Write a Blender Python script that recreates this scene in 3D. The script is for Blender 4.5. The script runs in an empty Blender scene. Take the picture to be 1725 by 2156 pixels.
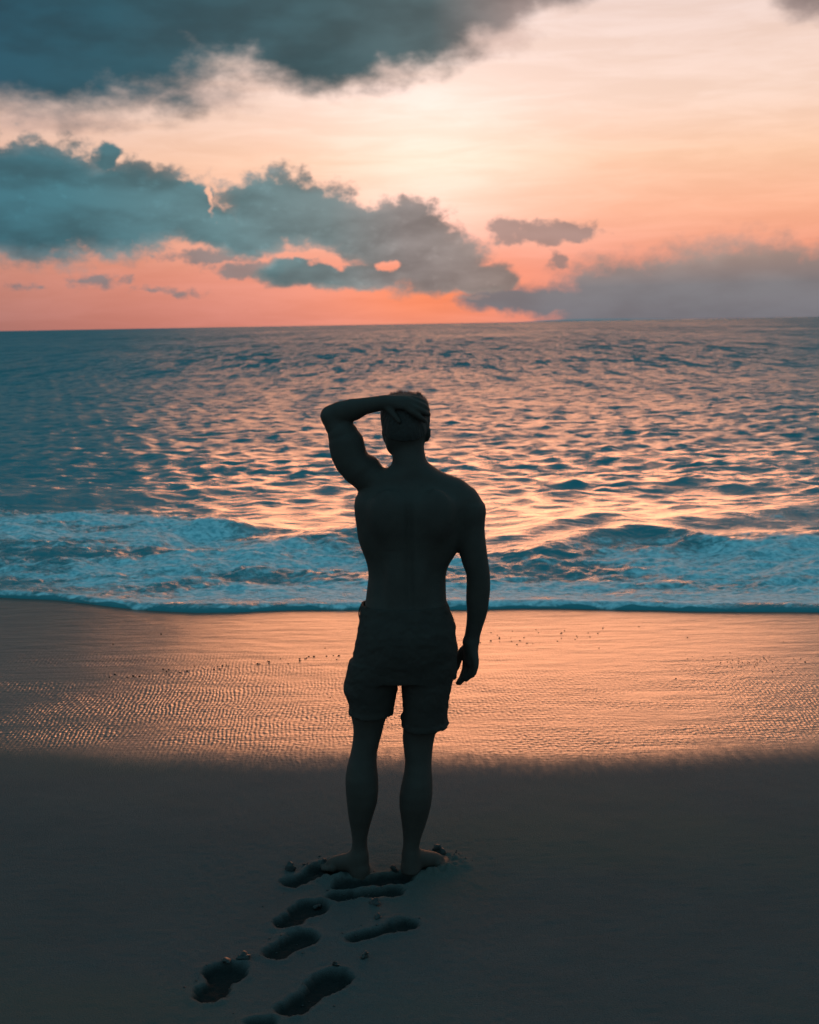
import bpy, math, random
import numpy as np
from mathutils import Matrix, Vector

scene = bpy.context.scene
col = scene.collection
rng = np.random.default_rng(7)
random.seed(7)

# ------------------------------------------------------------------ camera
CAM_H = 2.03
cam_data = bpy.data.cameras.new('camera')
cam = bpy.data.objects.new('camera', cam_data)
col.objects.link(cam)
cam_data.sensor_fit = 'VERTICAL'
cam_data.sensor_height = 36.0
cam_data.lens = 36.0 * 2800.0 / 2156.0
cam_data.clip_start = 0.1
cam_data.clip_end = 60000.0
cam_data.dof.use_dof = True
cam_data.dof.focus_distance = 4.95
cam_data.dof.aperture_fstop = 5.6
cam.matrix_world = (Matrix.Translation((0, 0, CAM_H))
                    @ Matrix.Rotation(math.radians(90 - 8.05), 4, 'X')
                    @ Matrix.Rotation(math.radians(-1.0), 4, 'Z'))
scene.camera = cam

# ------------------------------------------------------------------ render look
scene.view_settings.view_transform = 'Standard'
scene.view_settings.look = 'None'
scene.view_settings.exposure = 0.0
scene.view_settings.gamma = 1.0
scene.view_settings.use_curve_mapping = False
scene.cycles.use_denoising = True
scene.cycles.max_bounces = 6
scene.cycles.sample_clamp_indirect = 4.0

SUN_AZ, SUN_EL = 3.4, 6.1        # degrees, azimuth measured from +Y towards +X

# ------------------------------------------------------------------ node expressions
class X:
    """a socket (or number) with arithmetic that builds Math nodes"""
    def __init__(s, nt, k): s.nt, s.k = nt, k
    def _m(s, op, *a, clamp=False):
        n = s.nt.nodes.new('ShaderNodeMath'); n.operation = op; n.use_clamp = clamp
        for i, v in enumerate((s,) + a):
            v = v.k if isinstance(v, X) else v
            if isinstance(v, (int, float)): n.inputs[i].default_value = v
            else: s.nt.links.new(v, n.inputs[i])
        return X(s.nt, n.outputs[0])
    def __add__(s, o): return s._m('ADD', o)
    __radd__ = __add__
    def __mul__(s, o): return s._m('MULTIPLY', o)
    __rmul__ = __mul__
    def __sub__(s, o): return s._m('SUBTRACT', o)
    def __rsub__(s, o): return (s * -1.0) + o
    def __truediv__(s, o): return s._m('DIVIDE', o)
    def pow(s, o): return s._m('POWER', o)
    def max(s, o): return s._m('MAXIMUM', o)
    def min(s, o): return s._m('MINIMUM', o)
    def abs(s): return s._m('ABSOLUTE')
    def sin(s): return s._m('SINE')
    def sqrt(s): return s._m('SQRT')
    def exp(s): return s._m('EXPONENT')
    def gt(s, o): return s._m('GREATER_THAN', o)
    def clamp(s): return s._m('ADD', 0.0, clamp=True)
    def ss(s, a, b, lo=0.0, hi=1.0):
        n = s.nt.nodes.new('ShaderNodeMapRange'); n.interpolation_type = 'SMOOTHSTEP'
        s.nt.links.new(s.k, n.inputs['Value'])
        if a > b: a, b, lo, hi = b, a, hi, lo
        n.inputs['From Min'].default_value = a; n.inputs['From Max'].default_value = b
        n.inputs['To Min'].default_value = lo; n.inputs['To Max'].default_value = hi
        return X(s.nt, n.outputs['Result'])

def lin(c):
    """sRGB 0-255 to linear"""
    o = []
    for v in c:
        v /= 255.0
        o.append(v / 12.92 if v <= 0.04045 else ((v + 0.055) / 1.055) ** 2.4)
    return tuple(o) + (1.0,)

def ramp(nt, fac, stops, srgb=True, interp='LINEAR'):
    n = nt.nodes.new('ShaderNodeValToRGB'); cr = n.color_ramp; cr.interpolation = interp
    while len(cr.elements) < len(stops): cr.elements.new(0.5)
    for e, (p, c) in zip(cr.elements, stops):
        e.position = p
    for e, (p, c) in zip(cr.elements, stops):
        e.color = lin(c) if srgb else tuple(c) + (1.0,)
    nt.links.new(fac.k, n.inputs['Fac'])
    return n.outputs['Color']

def mixc(nt, fac, a, b, mode='MIX'):
    n = nt.nodes.new('ShaderNodeMix'); n.data_type = 'RGBA'; n.blend_type = mode
    for sock, v in ((n.inputs[0], fac), (n.inputs[6], a), (n.inputs[7], b)):
        v = v.k if isinstance(v, X) else v
        if isinstance(v, (int, float)): sock.default_value = v
        elif isinstance(v, tuple): sock.default_value = v
        else: nt.links.new(v, sock)
    return n.outputs[2]

def combine(nt, x, y, z):
    n = nt.nodes.new('ShaderNodeCombineXYZ')
    for i, v in enumerate((x, y, z)):
        v = v.k if isinstance(v, X) else v
        if isinstance(v, (int, float)): n.inputs[i].default_value = v
        else: nt.links.new(v, n.inputs[i])
    return n.outputs[0]

def noise(nt, vec, scale, detail=5.0, rough=0.55, dist=0.0):
    n = nt.nodes.new('ShaderNodeTexNoise'); n.noise_dimensions = '3D'
    nt.links.new(vec, n.inputs['Vector'])
    n.inputs['Scale'].default_value = scale; n.inputs['Detail'].default_value = detail
    n.inputs['Roughness'].default_value = rough; n.inputs['Distortion'].default_value = dist
    return X(nt, n.outputs['Fac'])

# ------------------------------------------------------------------ world: dusk sky with clouds
world = bpy.data.worlds.new('World')
scene.world = world
world.use_nodes = True
nt = world.node_tree
nt.nodes.clear()
tc = nt.nodes.new('ShaderNodeTexCoord')
sep = nt.nodes.new('ShaderNodeSeparateXYZ')
nt.links.new(tc.outputs['Generated'], sep.inputs[0])
dx, dy, dz = (X(nt, sep.outputs[i]) for i in range(3))
DEG = 180.0 / math.pi
az = dx._m('ARCTAN2', dy) * DEG
el = dz._m('ARCSINE') * DEG
elp = el.max(0.0)
daz = (az - 1.2).abs()            # from the brightest part of the veil

sky = nt.nodes.new('ShaderNodeTexSky')
sky.sky_type = 'NISHITA'
sky.sun_disc = False
sky.sun_elevation = math.radians(SUN_EL)
sky.sun_rotation = math.radians(SUN_AZ)
sky.altitude = 0.0
sky.air_density = 1.5
sky.dust_density = 2.0
sky.ozone_density = 2.0
nish = mixc(nt, 1.0, sky.outputs['Color'], (0.050, 0.062, 0.066, 1.0), 'MULTIPLY')

# sunset colours towards the sun, by elevation (0..90 degrees)
f = elp / 90.0
warm = ramp(nt, f, [(0.0, (216, 130, 112)), (0.024, (238, 148, 122)), (0.050, (253, 182, 148)),
                    (0.075, (253, 203, 170)), (0.100, (250, 216, 197)), (0.145, (240, 213, 203)),
                    (0.24, (232, 172, 140)), (0.38, (188, 150, 134)), (0.56, (100, 152, 168)), (1.0, (72, 148, 168))])
side = ramp(nt, f, [(0.0, (158, 114, 110)), (0.03, (192, 136, 122)), (0.075, (226, 180, 160)),
                    (0.12, (214, 190, 180)), (0.22, (122, 144, 152)), (0.40, (82, 142, 158)), (0.6, (76, 146, 164)), (1.0, (72, 148, 168))])
away = ramp(nt, f, [(0.0, (100, 124, 140)), (0.12, (94, 138, 156)), (0.30, (78, 144, 162)), (1.0, (72, 148, 168))])
k_side = ((az - 1.2) * -1.0).ss(3.0, 26.0) + (az - 1.2).ss(24.0, 60.0)
k_away = daz.ss(30.0, 95.0)
base = mixc(nt, k_side, warm, side)
base = mixc(nt, k_away, base, away)
# the veiled sun: a soft glow in the thin cloud round it
ds = ((daz * daz) + ((el - 5.9) * (el - 5.9)))
glow = (ds * (-1.0 / 14.0)).exp() * 0.19 + (ds * (-1.0 / 70.0)).exp() * 0.13
glowc = mixc(nt, 1.0, combine(nt, glow, glow * 0.90, glow * 0.88), (1.0, 1.04, 1.12, 1.0), 'MULTIPLY')
clear = mixc(nt, 1.0, base, glowc, 'ADD')
low = (((daz / 5.0) * (daz / 5.0) + ((el - 1.3) / 1.8) * ((el - 1.3) / 1.8)) * -1.0).exp()
clear = mixc(nt, low * 0.85, clear, lin((255, 140, 92)))

# ---- clouds: banks laid out in degrees of azimuth and elevation, edges broken by noise
cvec = combine(nt, az, el * 1.5, 3.7)
w1 = noise(nt, cvec, 0.34, 2.0) - 0.5
w2 = noise(nt, combine(nt, az, el * 1.5, 11.3), 0.34, 2.0) - 0.5
x1 = noise(nt, combine(nt, az, el * 1.5, 21.0), 1.3, 3.0) - 0.5
x2 = noise(nt, combine(nt, az, el * 1.5, 27.0), 1.3, 3.0) - 0.5
caz = az + w1 * 1.5 + x1 * 0.9
cel = el + w2 * 0.9 + x2 * 0.5
vor = nt.nodes.new('ShaderNodeTexVoronoi'); vor.feature = 'SMOOTH_F1'; vor.voronoi_dimensions = '2D'
vor.inputs['Scale'].default_value = 1.15; vor.inputs['Detail'].default_value = 3.0; vor.inputs['Roughness'].default_value = 0.55
vor.inputs['Smoothness'].default_value = 0.35; vor.inputs['Lacunarity'].default_value = 2.1
nt.links.new(combine(nt, az + x1 * 0.5, el * 1.35 + x2 * 0.5, 0.0), vor.inputs['Vector'])
puff = 0.50 - X(nt, vor.outputs['Distance'])

def bank(blobs):
    out = None
    for (a, e, ra, eu, ed, w) in blobs:
        u = (caz - a) / ra
        d = cel - e
        v = d.max(0.0) / eu + (d * -1.0).max(0.0) / ed
        val = (1.0 - (u * u + v * v).sqrt()) * w if w != 1 else 1.0 - (u * u + v * v).sqrt()
        out = val if out is None else out.max(val)
    return out

UPPER = [(-13.91, 12.51, 8.59, 6.13, 4.4, 1), (-7.07, 13.38, 7.16, 6.13, 3.07, 1), (-3.23, 11.97, 4.29, 5.11, 2.56, 1),
         (0.11, 12.29, 3.89, 4.09, 2.45, 1), (3.26, 12.94, 3.27, 3.07, 1.64, 0.8), (5.98, 13.38, 2.25, 2.04, 1.23, 0.6),
         (-9.37, 9.12, 1.43, 0.82, 0.92, 0.25), (16.6, 12.4, 1.64, 1.23, 1.02, 0.5), (-24, 14.5, 9, 6, 5, 1), (-34, 13.0, 8, 5, 4, 0.9), (-17, 21, 9, 8, 6, 1), (-32, 24, 14, 10, 9, 1), (-9, 19.5, 6, 4, 5, 0.9),  # highest ones, out of view, are added to darken the reflections at left
         (26, 15.5, 7, 3, 2.5, 0.7)]
MID = [(-15.42, 5.25, 4.7, 2.56, 2.56, 1), (-11.66, 5.08, 4.29, 1.84, 2.15, 1), (-8.96, 4.88, 1.23, 1.53, 1.43, 1),
       (-5.22, 4.86, 2.86, 1.64, 1.84, 1), (-3.24, 4.25, 1.84, 1.53, 1.23, 1), (-0.05, 3.62, 2.45, 1.64, 2.25, 1),
       (1.34, 2.41, 2.25, 1.64, 1.23, 1), (3.14, 1.68, 1.64, 0.82, 0.51, 1), (-2.69, 2.08, 3.48, 0.57, 0.61, 1),
       (-4.69, 2.41, 1.64, 0.51, 0.92, 1), (-1.75, 3.75, 1.7, 1.2, 1.15, 1), (-8.0, 4.2, 1.5, 0.9, 1.1, 1), (-6.6, 3.75, 2.0, 0.9, 0.8, 0.9), (-18.5, 5.6, 3.5, 2.7, 2.8, 1), (-12.23, 6.95, 0.62, 0.55, 0.82, 0.8), (-21, 5.2, 5, 2.4, 2.5, 1), (-30, 5.6, 6, 2.2, 2.6, 1)]
LOW = [(-8.2, 2.9, 2.4, 0.42, 0.40, 0.7), (-6.3, 2.5, 2.0, 0.45, 0.6, 0.8), (-9.04, 2.85, 2.04, 0.33, 0.31, 0.45), (-12.96, 2.01, 1.53, 0.41, 0.45, 0.5), (-10.07, 1.55, 1.84, 0.18, 0.18, 0.4),
       (-15.81, 1.75, 1.23, 0.2, 0.2, 0.25), (5.7, 3.6, 2.7, 0.75, 0.62, 1), (4.1, 3.85, 1.1, 0.62, 0.6, 1), (7.2, 3.5, 1.6, 0.4, 0.4, 0.8),
       (6.45, 2.6, 0.57, 0.37, 0.37, 0.6), (2.53, 1.04, 1.43, 0.16, 0.16, 0.5), (24, 5.0, 2.4, 0.7, 0.6, 1)]
BANK = [(13.4, 0.6, 6.6, 3.3, 5.0, 1), (18.2, 0.5, 6.0, 3.0, 5.0, 1), (9.4, 0.6, 4.6, 2.6, 4.0, 0.9),
        (6.0, 0.8, 3.2, 0.95, 0.8, 0.8), (3.9, 0.95, 2.6, 0.6, 0.6, 0.8), (25, 0.6, 7, 2.8, 5.0, 1), (35, 0.6, 8, 2.6, 5.0, 1)]

n_fine = noise(nt, cvec, 0.85, 7.0, 0.60) - 0.5
n_soft = noise(nt, combine(nt, az, el * 2.2, 1.1), 0.30, 4.0, 0.55) - 0.5
n_shade = noise(nt, combine(nt, az, el * 2.4, 8.2), 0.28, 4.0, 0.5)

mU = (bank(UPPER) + 0.03 + n_soft * 0.60 + n_fine * 0.26).ss(-0.08, 0.42)
sM = bank(MID)
hole = None
for (a_, e_, ra_, re_) in ((-2.95, 2.66, 0.75, 0.26), (-0.80, 2.42, 0.55, 0.22), (-8.05, 5.3, 0.14, 0.65), (-4.3, 2.95, 1.5, 0.18)):
    u_ = (caz - a_) / ra_; v_ = (cel - e_) / re_
    h_ = 1.0 - (u_ * u_ + v_ * v_).sqrt()
    hole = h_ if hole is None else hole.max(h_)
hole = (hole + n_fine * 2.6).ss(-0.10, 0.55)
sM = sM + 0.15
mM = (sM + puff * (el.ss(2.0, 5.0) * 0.20 + 0.10) + n_fine * 0.50).ss(-0.05, 0.30) * (1.0 - hole)
mL = (bank(LOW) + 0.10 + puff * 0.35 + n_fine * 0.75).ss(-0.02, 0.40)
mB = (bank(BANK) + puff * 0.14 + n_fine * 0.26).ss(-0.04, 0.38)
# pale torn veil hanging under the upper deck
VEIL = [(-9.5, 9.6, 5.0, 1.6, 1.5, 1), (-3.0, 10.2, 5.0, 1.6, 1.2, 1), (-15.0, 8.3, 5.0, 1.0, 0.8, 1), (3.5, 11.4, 3.0, 1.4, 1.1, 1)]
mV = (bank(VEIL) * 0.8 + n_fine * 0.9 + n_soft * 0.5).ss(0.02, 0.62)
# thin broken cloud over the rest of the dome
mG = ((noise(nt, combine(nt, dx * 2.0, dy * 2.0, dz * 4.0), 1.1, 5.0, 0.55) + n_fine * 0.1).ss(0.48, 0.72)) * el.ss(12.0, 26.0) * 0.75

fa = (az + 20.0) / 40.0
colM = ramp(nt, fa.clamp(), [(0.0, (44, 104, 120)), (0.15, (62, 116, 128)), (0.30, (92, 130, 136)), (0.42, (112, 132, 134)),
                     (0.50, (146, 140, 138)), (0.60, (156, 142, 136)), (0.75, (146, 136, 133)), (1.0, (112, 118, 128))])
colU = ramp(nt, fa.clamp(), [(0.0, (18, 76, 96)), (0.2, (28, 78, 92)), (0.42, (54, 86, 93)), (0.53, (74, 96, 100)), (0.62, (146, 130, 126)), (0.75, (140, 126, 122)), (1.0, (150, 130, 126))])
colB = ramp(nt, elp / 5.0, [(0.0, (106, 116, 124)), (0.28, (114, 122, 127)), (0.50, (154, 139, 132)), (1.0, (206, 158, 142))])
away_k = daz.ss(22.0, 80.0)
def tone(c, lo, hi):
    v = n_shade.ss(0.30, 0.70, lo, hi)
    c = mixc(nt, 1.0, c, combine(nt, v, v, v), 'MULTIPLY')
    return mixc(nt, away_k, c, lin((70, 124, 142)))
# middle bank: thicker, bluer towards its base
n_mid = noise(nt, combine(nt, az, el * 1.7, 33.0), 0.75, 5.0, 0.6)
eM = mixc(nt, sM.ss(0.10, 0.55), mixc(nt, 0.55, colM, lin((176, 156, 148))), colM)
cM = tone(eM, 0.74, 1.28)
vv_ = (n_mid + puff * 0.35).ss(0.40, 0.85, 0.88, 1.14)
cM = mixc(nt, 1.0, cM, combine(nt, vv_, vv_, vv_), 'MULTIPLY')
cU = tone(colU, 0.80, 1.22)
cL = tone(mixc(nt, 0.5, colM, lin((160, 128, 122))), 0.9, 1.15)
cB = tone(colB, 0.9, 1.12)

strk = noise(nt, combine(nt, az * 0.22, el * 1.5, 44.0), 0.9, 5.0, 0.6, 0.4)
sv = strk.ss(0.3, 0.7, 0.955, 1.035)
clear = mixc(nt, 1.0, clear, combine(nt, sv, sv * 0.5 + 0.5 * sv * sv, sv * sv), 'MULTIPLY')
c = mixc(nt, mG, clear, mixc(nt, k_away, mixc(nt, daz.ss(6.0, 30.0), lin((170, 140, 132)), lin((72, 136, 152))), lin((70, 124, 140))))
c = mixc(nt, mV * 0.42, c, tone(lin((190, 158, 148)), 0.9, 1.1))
c = mixc(nt, mB * 0.92, c, cB)
c = mixc(nt, mL * 0.85, c, cL)
c = mixc(nt, mM * 0.97, c, cM)
c = mixc(nt, mU * 0.97, c, cU)
c = mixc(nt, el.ss(-0.6, -0.05), lin((40, 52, 58)), c)
c = mixc(nt, 1.0, c, mixc(nt, k_away, (0, 0, 0, 1), nish), 'ADD')
bg = nt.nodes.new('ShaderNodeBackground')
nt.links.new(c, bg.inputs['Color'])
bg.inputs['Strength'].default_value = 1.0
wo = nt.nodes.new('ShaderNodeOutputWorld')
nt.links.new(bg.outputs[0], wo.inputs['Surface'])
world.cycles.sampling_method = 'MANUAL'
world.cycles.sample_map_resolution = 1024

# ------------------------------------------------------------------ sun, veiled by cloud
sun_data = bpy.data.lights.new('sun', 'SUN')
sun_data.energy = 1.1
sun_data.angle = math.radians(27.0)
sun_data.color = (1.0, 0.36, 0.15)
sun = bpy.data.objects.new('sun', sun_data)
col.objects.link(sun)
ca, sa = math.cos(math.radians(SUN_EL)), math.sin(math.radians(SUN_EL))
sun_dir = Vector((math.sin(math.radians(SUN_AZ)) * ca, math.cos(math.radians(SUN_AZ)) * ca, sa))
sun.rotation_euler = sun_dir.to_track_quat('Z', 'Y').to_euler()
sun.location = (5, 40, 12)

# ------------------------------------------------------------------ numpy noise
def _hash(ix, iy, s):
    h = (ix.astype(np.int64) * 374761393 + iy.astype(np.int64) * 668265263 + s * 1274126177) & 0xFFFFFFFF
    h = ((h ^ (h >> 13)) * 1274126177) & 0xFFFFFFFF
    h = (h ^ (h >> 16)) & 0xFFFFFFFF
    return h.astype(np.float64) / 4294967295.0 * 2 - 1
def vnoise(x, y, s=0):
    x0 = np.floor(x); y0 = np.floor(y); fx = x - x0; fy = y - y0
    ux = fx * fx * fx * (fx * (fx * 6 - 15) + 10); uy = fy * fy * fy * (fy * (fy * 6 - 15) + 10)
    a = _hash(x0, y0, s); b = _hash(x0 + 1, y0, s); c_ = _hash(x0, y0 + 1, s); d = _hash(x0 + 1, y0 + 1, s)
    return (a + (b - a) * ux) * (1 - uy) + (c_ + (d - c_) * ux) * uy
def fbm(x, y, s=0, o=4, g=0.5):
    v = 0.0; a = 1.0; t = 0.0
    for i in range(o):
        v = v + a * vnoise(x * 2 ** i + 17.3 * i, y * 2 ** i - 9.1 * i, s + i); t += a; a *= g
    return v / t
def sstep(a, b, x):
    t = np.clip((x - a) / (b - a), 0, 1)
    return t * t * (3 - 2 * t)

# ------------------------------------------------------------------ mesh helpers
def make_mesh(name, V, Fq, mat, parent=None, smooth=True, attrs=None, cols=4):
    me = bpy.data.meshes.new(name)
    V = np.asarray(V, np.float32); Fq = np.asarray(Fq, np.int32)
    me.vertices.add(len(V)); me.vertices.foreach_set('co', V.ravel())
    n = Fq.shape[1]
    me.loops.add(Fq.size); me.loops.foreach_set('vertex_index', Fq.ravel())
    me.polygons.add(len(Fq)); me.polygons.foreach_set('loop_start', np.arange(0, Fq.size, n, dtype=np.int32))
    try: me.polygons.foreach_set('loop_total', np.full(len(Fq), n, np.int32))
    except Exception: pass
    me.polygons.foreach_set('use_smooth', np.full(len(Fq), smooth, bool))
    me.update(calc_edges=True)
    for k, v in (attrs or {}).items():
        a = me.attributes.new(k, 'FLOAT', 'POINT'); a.data.foreach_set('value', np.asarray(v, np.float32))
    me.materials.append(mat)
    o = bpy.data.objects.new(name, me)
    col.objects.link(o)
    if parent: o.parent = parent
    return o
def tag(o, label=None, cat=None, group=None, kind=None):
    for k, v in (('label', label), ('category', cat), ('group', group), ('kind', kind)):
        if v: o[k] = v
    return o
def subset(V, Fq, mask, attrs):
    Fs = Fq[mask]; used = np.unique(Fs); mp = np.zeros(len(V), np.int64); mp[used] = np.arange(len(used))
    return V[used], mp[Fs], {k: v[used] for k, v in attrs.items()}
def new_mat(name):
    m = bpy.data.materials.new(name); m.use_nodes = True
    t = m.node_tree; b = t.nodes['Principled BSDF']
    return m, t, b
def geo_xyz(t):
    g = t.nodes.new('ShaderNodeNewGeometry'); s = t.nodes.new('ShaderNodeSeparateXYZ')
    t.links.new(g.outputs['Position'], s.inputs[0])
    return g.outputs['Position'], X(t, s.outputs[0]), X(t, s.outputs[1]), X(t, s.outputs[2])
def attr(t, name):
    a = t.nodes.new('ShaderNodeAttribute'); a.attribute_name = name
    return X(t, a.outputs['Fac'])
def setin(t, b, name, v):
    v = v.k if isinstance(v, X) else v
    if isinstance(v, (int, float, tuple)): b.inputs[name].default_value = v
    else: t.links.new(v, b.inputs[name])
def bump(t, h, dist, strength=1.0, normal=None):
    n = t.nodes.new('ShaderNodeBump'); n.inputs['Strength'].default_value = strength; n.inputs['Distance'].default_value = dist
    t.links.new(h.k, n.inputs['Height'])
    if normal is not None: t.links.new(normal, n.inputs['Normal'])
    return n.outputs['Normal']

# ================================================================== THE SETTING
EDGE = [(-60, 14.0), (-9, 12.2), (-3.78, 10.25), (-3.18, 10.09), (-2.65, 9.9), (-2.15, 9.59), (-1.6, 9.41), (-1.05, 9.42), (-0.57, 9.44),
        (0.12, 9.38), (0.8, 9.33), (1.47, 9.27), (1.96, 9.18), (2.44, 9.11), (2.84, 9.05), (3.6, 9.0), (9, 9.2), (60, 9.6)]
WET = [(-60, 9.0), (-6, 7.4), (-2.31, 6.45), (-2.03, 6.32), (-1.3, 6.17), (-0.61, 6.06), (-0.05, 5.98), (0.5, 5.96), (0.95, 6.01), (1.41, 6.04),
       (1.92, 6.08), (2.21, 6.12), (6, 6.5), (60, 7.0)]
def table(T, x):
    xs = np.array([a for a, b in T]); ys = np.array([b for a, b in T])
    return (np.interp(x - .12, xs, ys) + np.interp(x - .04, xs, ys) + np.interp(x + .04, xs, ys) + np.interp(x + .12, xs, ys)) / 4
def edge_y(x):
    return table(EDGE, x) + 0.035 * fbm(x * 2.2, x * 0 + 3.0, 51, 3)

# prints pressed into the sand: heel x, y, toe x, y, half width, depth
PRINTS = [(-0.454, 4.666, -0.340, 4.756, .046, .034), (-0.286, 4.530, -0.088, 4.572, .036, .028), (-0.270, 4.633, -0.068, 4.690, .046, .032),  # last one here stands in for the cast shadow and trail at the feet
          (-0.450, 4.345, -0.374, 4.448, .058, .038), (-0.464, 4.116, -0.390, 4.215, .054, .038), (-0.202, 4.218, -0.037, 4.312, .038, .032),
          (-0.640, 3.850, -0.610, 3.985, .060, .040), (-0.378, 3.756, -0.267, 3.929, .058, .042), (-0.502, 3.600, -0.469, 3.655, .04, .03)]
def print_d(x, y, i):
    ax, ay, bx, by, r, dep = PRINTS[i]
    L2 = (bx - ax) ** 2 + (by - ay) ** 2
    t = np.clip(((x - ax) * (bx - ax) + (y - ay) * (by - ay)) / L2, 0, 1)
    rr = r * (0.80 + 0.30 * sstep(0.35, 1.0, t) - 0.16 * np.exp(-((t - 0.45) / 0.2) ** 2))     # heel, waist, ball
    d = np.hypot(x - ax - t * (bx - ax), y - ay - t * (by - ay)) - rr
    return d + 0.012 * fbm(x * 16 + i * 7, y * 16, 60 + i, 2) + 0.010 * fbm(x * 55 + i * 7, y * 55, 70 + i, 3, 0.6)
def sand_z(x, y):
    z = 0.010 * fbm(x * 0.9, y * 0.7, 3, 3) + 0.0022 * fbm(x * 9, y * 9, 5, 3) * sstep(6.6, 5.4, y)
    z = z + 0.0016 * fbm(x * 45, y * 45, 8, 2) * sstep(6.2, 5.2, y)
    z = z - 0.045 * np.maximum(0, y - (table(EDGE, x) - 0.15))
    for i in range(len(PRINTS)):
        d = print_d(x, y, i); dep = PRINTS[i][5]
        z = z - 0.62 * dep * sstep(0.010, -0.018, d) * (1 + 0.25 * fbm(x * 60, y * 60, 9, 2))
        z = z + 0.004 * np.exp(-((d - 0.016) / 0.014) ** 2) * (1 + 0.7 * fbm(x * 30, y * 30, 12, 2))
    for fx, fy in FEET_XY:                                   # sand pressed up round the feet
        d = np.hypot(x - fx, (y - fy) * 1.0)
        z = z + 0.012 * np.exp(-((d - 0.075) / 0.03) ** 2) * (1 + fbm(x * 40, y * 40, 14, 2))
    return z
PERSON = (-0.11, 4.72)
FEET_XY = [(PERSON[0] - 0.15, PERSON[1] + 0.02), (PERSON[0] - 0.21, PERSON[1] + 0.05), (PERSON[0] + 0.15, PERSON[1] + 0.07), (PERSON[0] + 0.21, PERSON[1] + 0.10)]

# ------------------------------------------------------------------ sand material
def sand_material(name, tint=1.0, darker=False):
    m, t, b = new_mat(name)
    pos, px, py, pz = geo_xyz(t)
    wd = attr(t, 'wetline')                                   # metres seaward of the wet line
    teeth = noise(t, combine(t, px * 3.2, py * 1.0, 0.0), 9.0, 3.0) - 0.5
    big = noise(t, pos, 0.9, 3.0) - 0.5
    wet = (wd + teeth * 0.22 + big * 0.34).ss(-0.26, 0.22)
    grain = noise(t, pos, 420.0, 2.0, 0.7)
    mott = noise(t, pos, 3.0, 5.0, 0.6)
    blot = noise(t, combine(t, px, py * 1.6, 4.0), 0.55, 4.0, 0.6)
    darkc = mixc(t, grain.ss(0.25, 0.75), (0.015, 0.014, 0.013, 1), (0.026, 0.024, 0.023, 1))  # dark tone of the clods, also laid into the prints as shade
    if darker:
        colr = darkc
    else:
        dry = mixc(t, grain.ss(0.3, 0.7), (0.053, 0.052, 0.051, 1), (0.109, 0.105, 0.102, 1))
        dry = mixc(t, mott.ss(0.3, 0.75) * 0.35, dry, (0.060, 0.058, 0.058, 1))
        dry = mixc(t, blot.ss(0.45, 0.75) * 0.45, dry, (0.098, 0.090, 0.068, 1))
        dry = mixc(t, attr(t, 'darker'), dry, darkc)  # shade of the print hollows put into the colour
        wetc = mixc(t, mott.ss(0.25, 0.75), (0.080, 0.048, 0.033, 1), (0.110, 0.064, 0.043, 1))
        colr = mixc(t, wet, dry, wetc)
    setin(t, b, 'Base Color', colr)
    # film of water: smooth near the sea, broken into small rhomboid ripples at its upper end
    far = wd.ss(0.9, 2.4)
    rip_on = wet * wd.ss(2.3, 0.9)
    moist = wd.ss(-1.5, 0.1)
    setin(t, b, 'Roughness', (wet * -0.55 + 0.95 - moist * 0.08) + far * wet * 0.01)
    b.inputs['IOR'].default_value = 1.40
    setin(t, b, 'Specular IOR Level', wet * 0.80 + 0.12 + moist * 0.18)
    # ripples
    wob = noise(t, combine(t, px, py * 0.7, 2.0), 2.3, 3.0) - 0.5
    wob2 = noise(t, combine(t, px, py * 0.7, 7.0), 5.0, 2.0) - 0.5
    k = 2 * math.pi / 0.043
    wob3 = noise(t, combine(t, px, py * 0.7, 17.0), 14.0, 2.0) - 0.5
    s1 = ((px * 1.0 + py * 0.60 + wob * 0.10 + wob2 * 0.05 + wob3 * 0.055) * k).sin()
    s2 = ((px * 1.0 - py * 0.55 + wob * 0.12 + wob2 * 0.05 - wob3 * 0.055) * k).sin()
    diam = s1 * s2 * 0.75 + s1.max(s2) * 0.35
    fade = noise(t, combine(t, px * 0.7, py * 1.6, 12.0), 1.8, 4.0, 0.6).ss(0.36, 0.66)
    low = noise(t, combine(t, px * 0.45, py * 1.6, 0.0), 6.0, 4.0, 0.55)
    micro = noise(t, pos, 160.0, 3.0, 0.65)
    nrm = bump(t, diam * rip_on * (fade * 0.90 + 0.12), 0.0036)
    nrm = bump(t, low * wet, 0.010, 1.0, nrm)
    nrm = bump(t, micro * (1.0 - wet * 0.75), 0.0045, 1.0, nrm)
    t.links.new(nrm, b.inputs['Normal'])
    return m
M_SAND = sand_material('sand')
M_DARK = sand_material('dark clod sand', darker=True)

def lines(segs):
    out = []
    for a, b_, n in segs: out.append(np.linspace(a, b_, n, endpoint=False))
    return np.concatenate(out + [np.array([segs[-1][1]])])
xs = lines([(-60, -12, 10), (-12, -4, 60), (-4, -0.85, 130), (-0.85, 0.3, 190), (0.3, 4, 150), (4, 12, 60), (12, 60, 10)])
ys = lines([(-40, -2, 10), (-2, 3.2, 70), (3.2, 5.05, 250), (5.05, 6.8, 90), (6.8, 10.6, 90), (10.6, 18.5, 40)])
GX, GY = np.meshgrid(xs, ys)
gx, gy = GX.ravel(), GY.ravel()
gz = sand_z(gx, gy)
V = np.stack([gx, gy, gz], 1)
nx, ny = len(xs), len(ys)
ii = (np.arange(ny - 1)[:, None] * nx + np.arange(nx - 1)[None, :]).ravel()
Fq = np.stack([ii, ii + 1, ii + nx + 1, ii + nx], 1)
wl = gy - table(WET, gx)
fc_x, fc_y = gx[Fq].mean(1), gy[Fq].mean(1)
face_wet = wl[Fq].mean(1) > 0
pid = np.full(len(Fq), -1)
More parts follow.
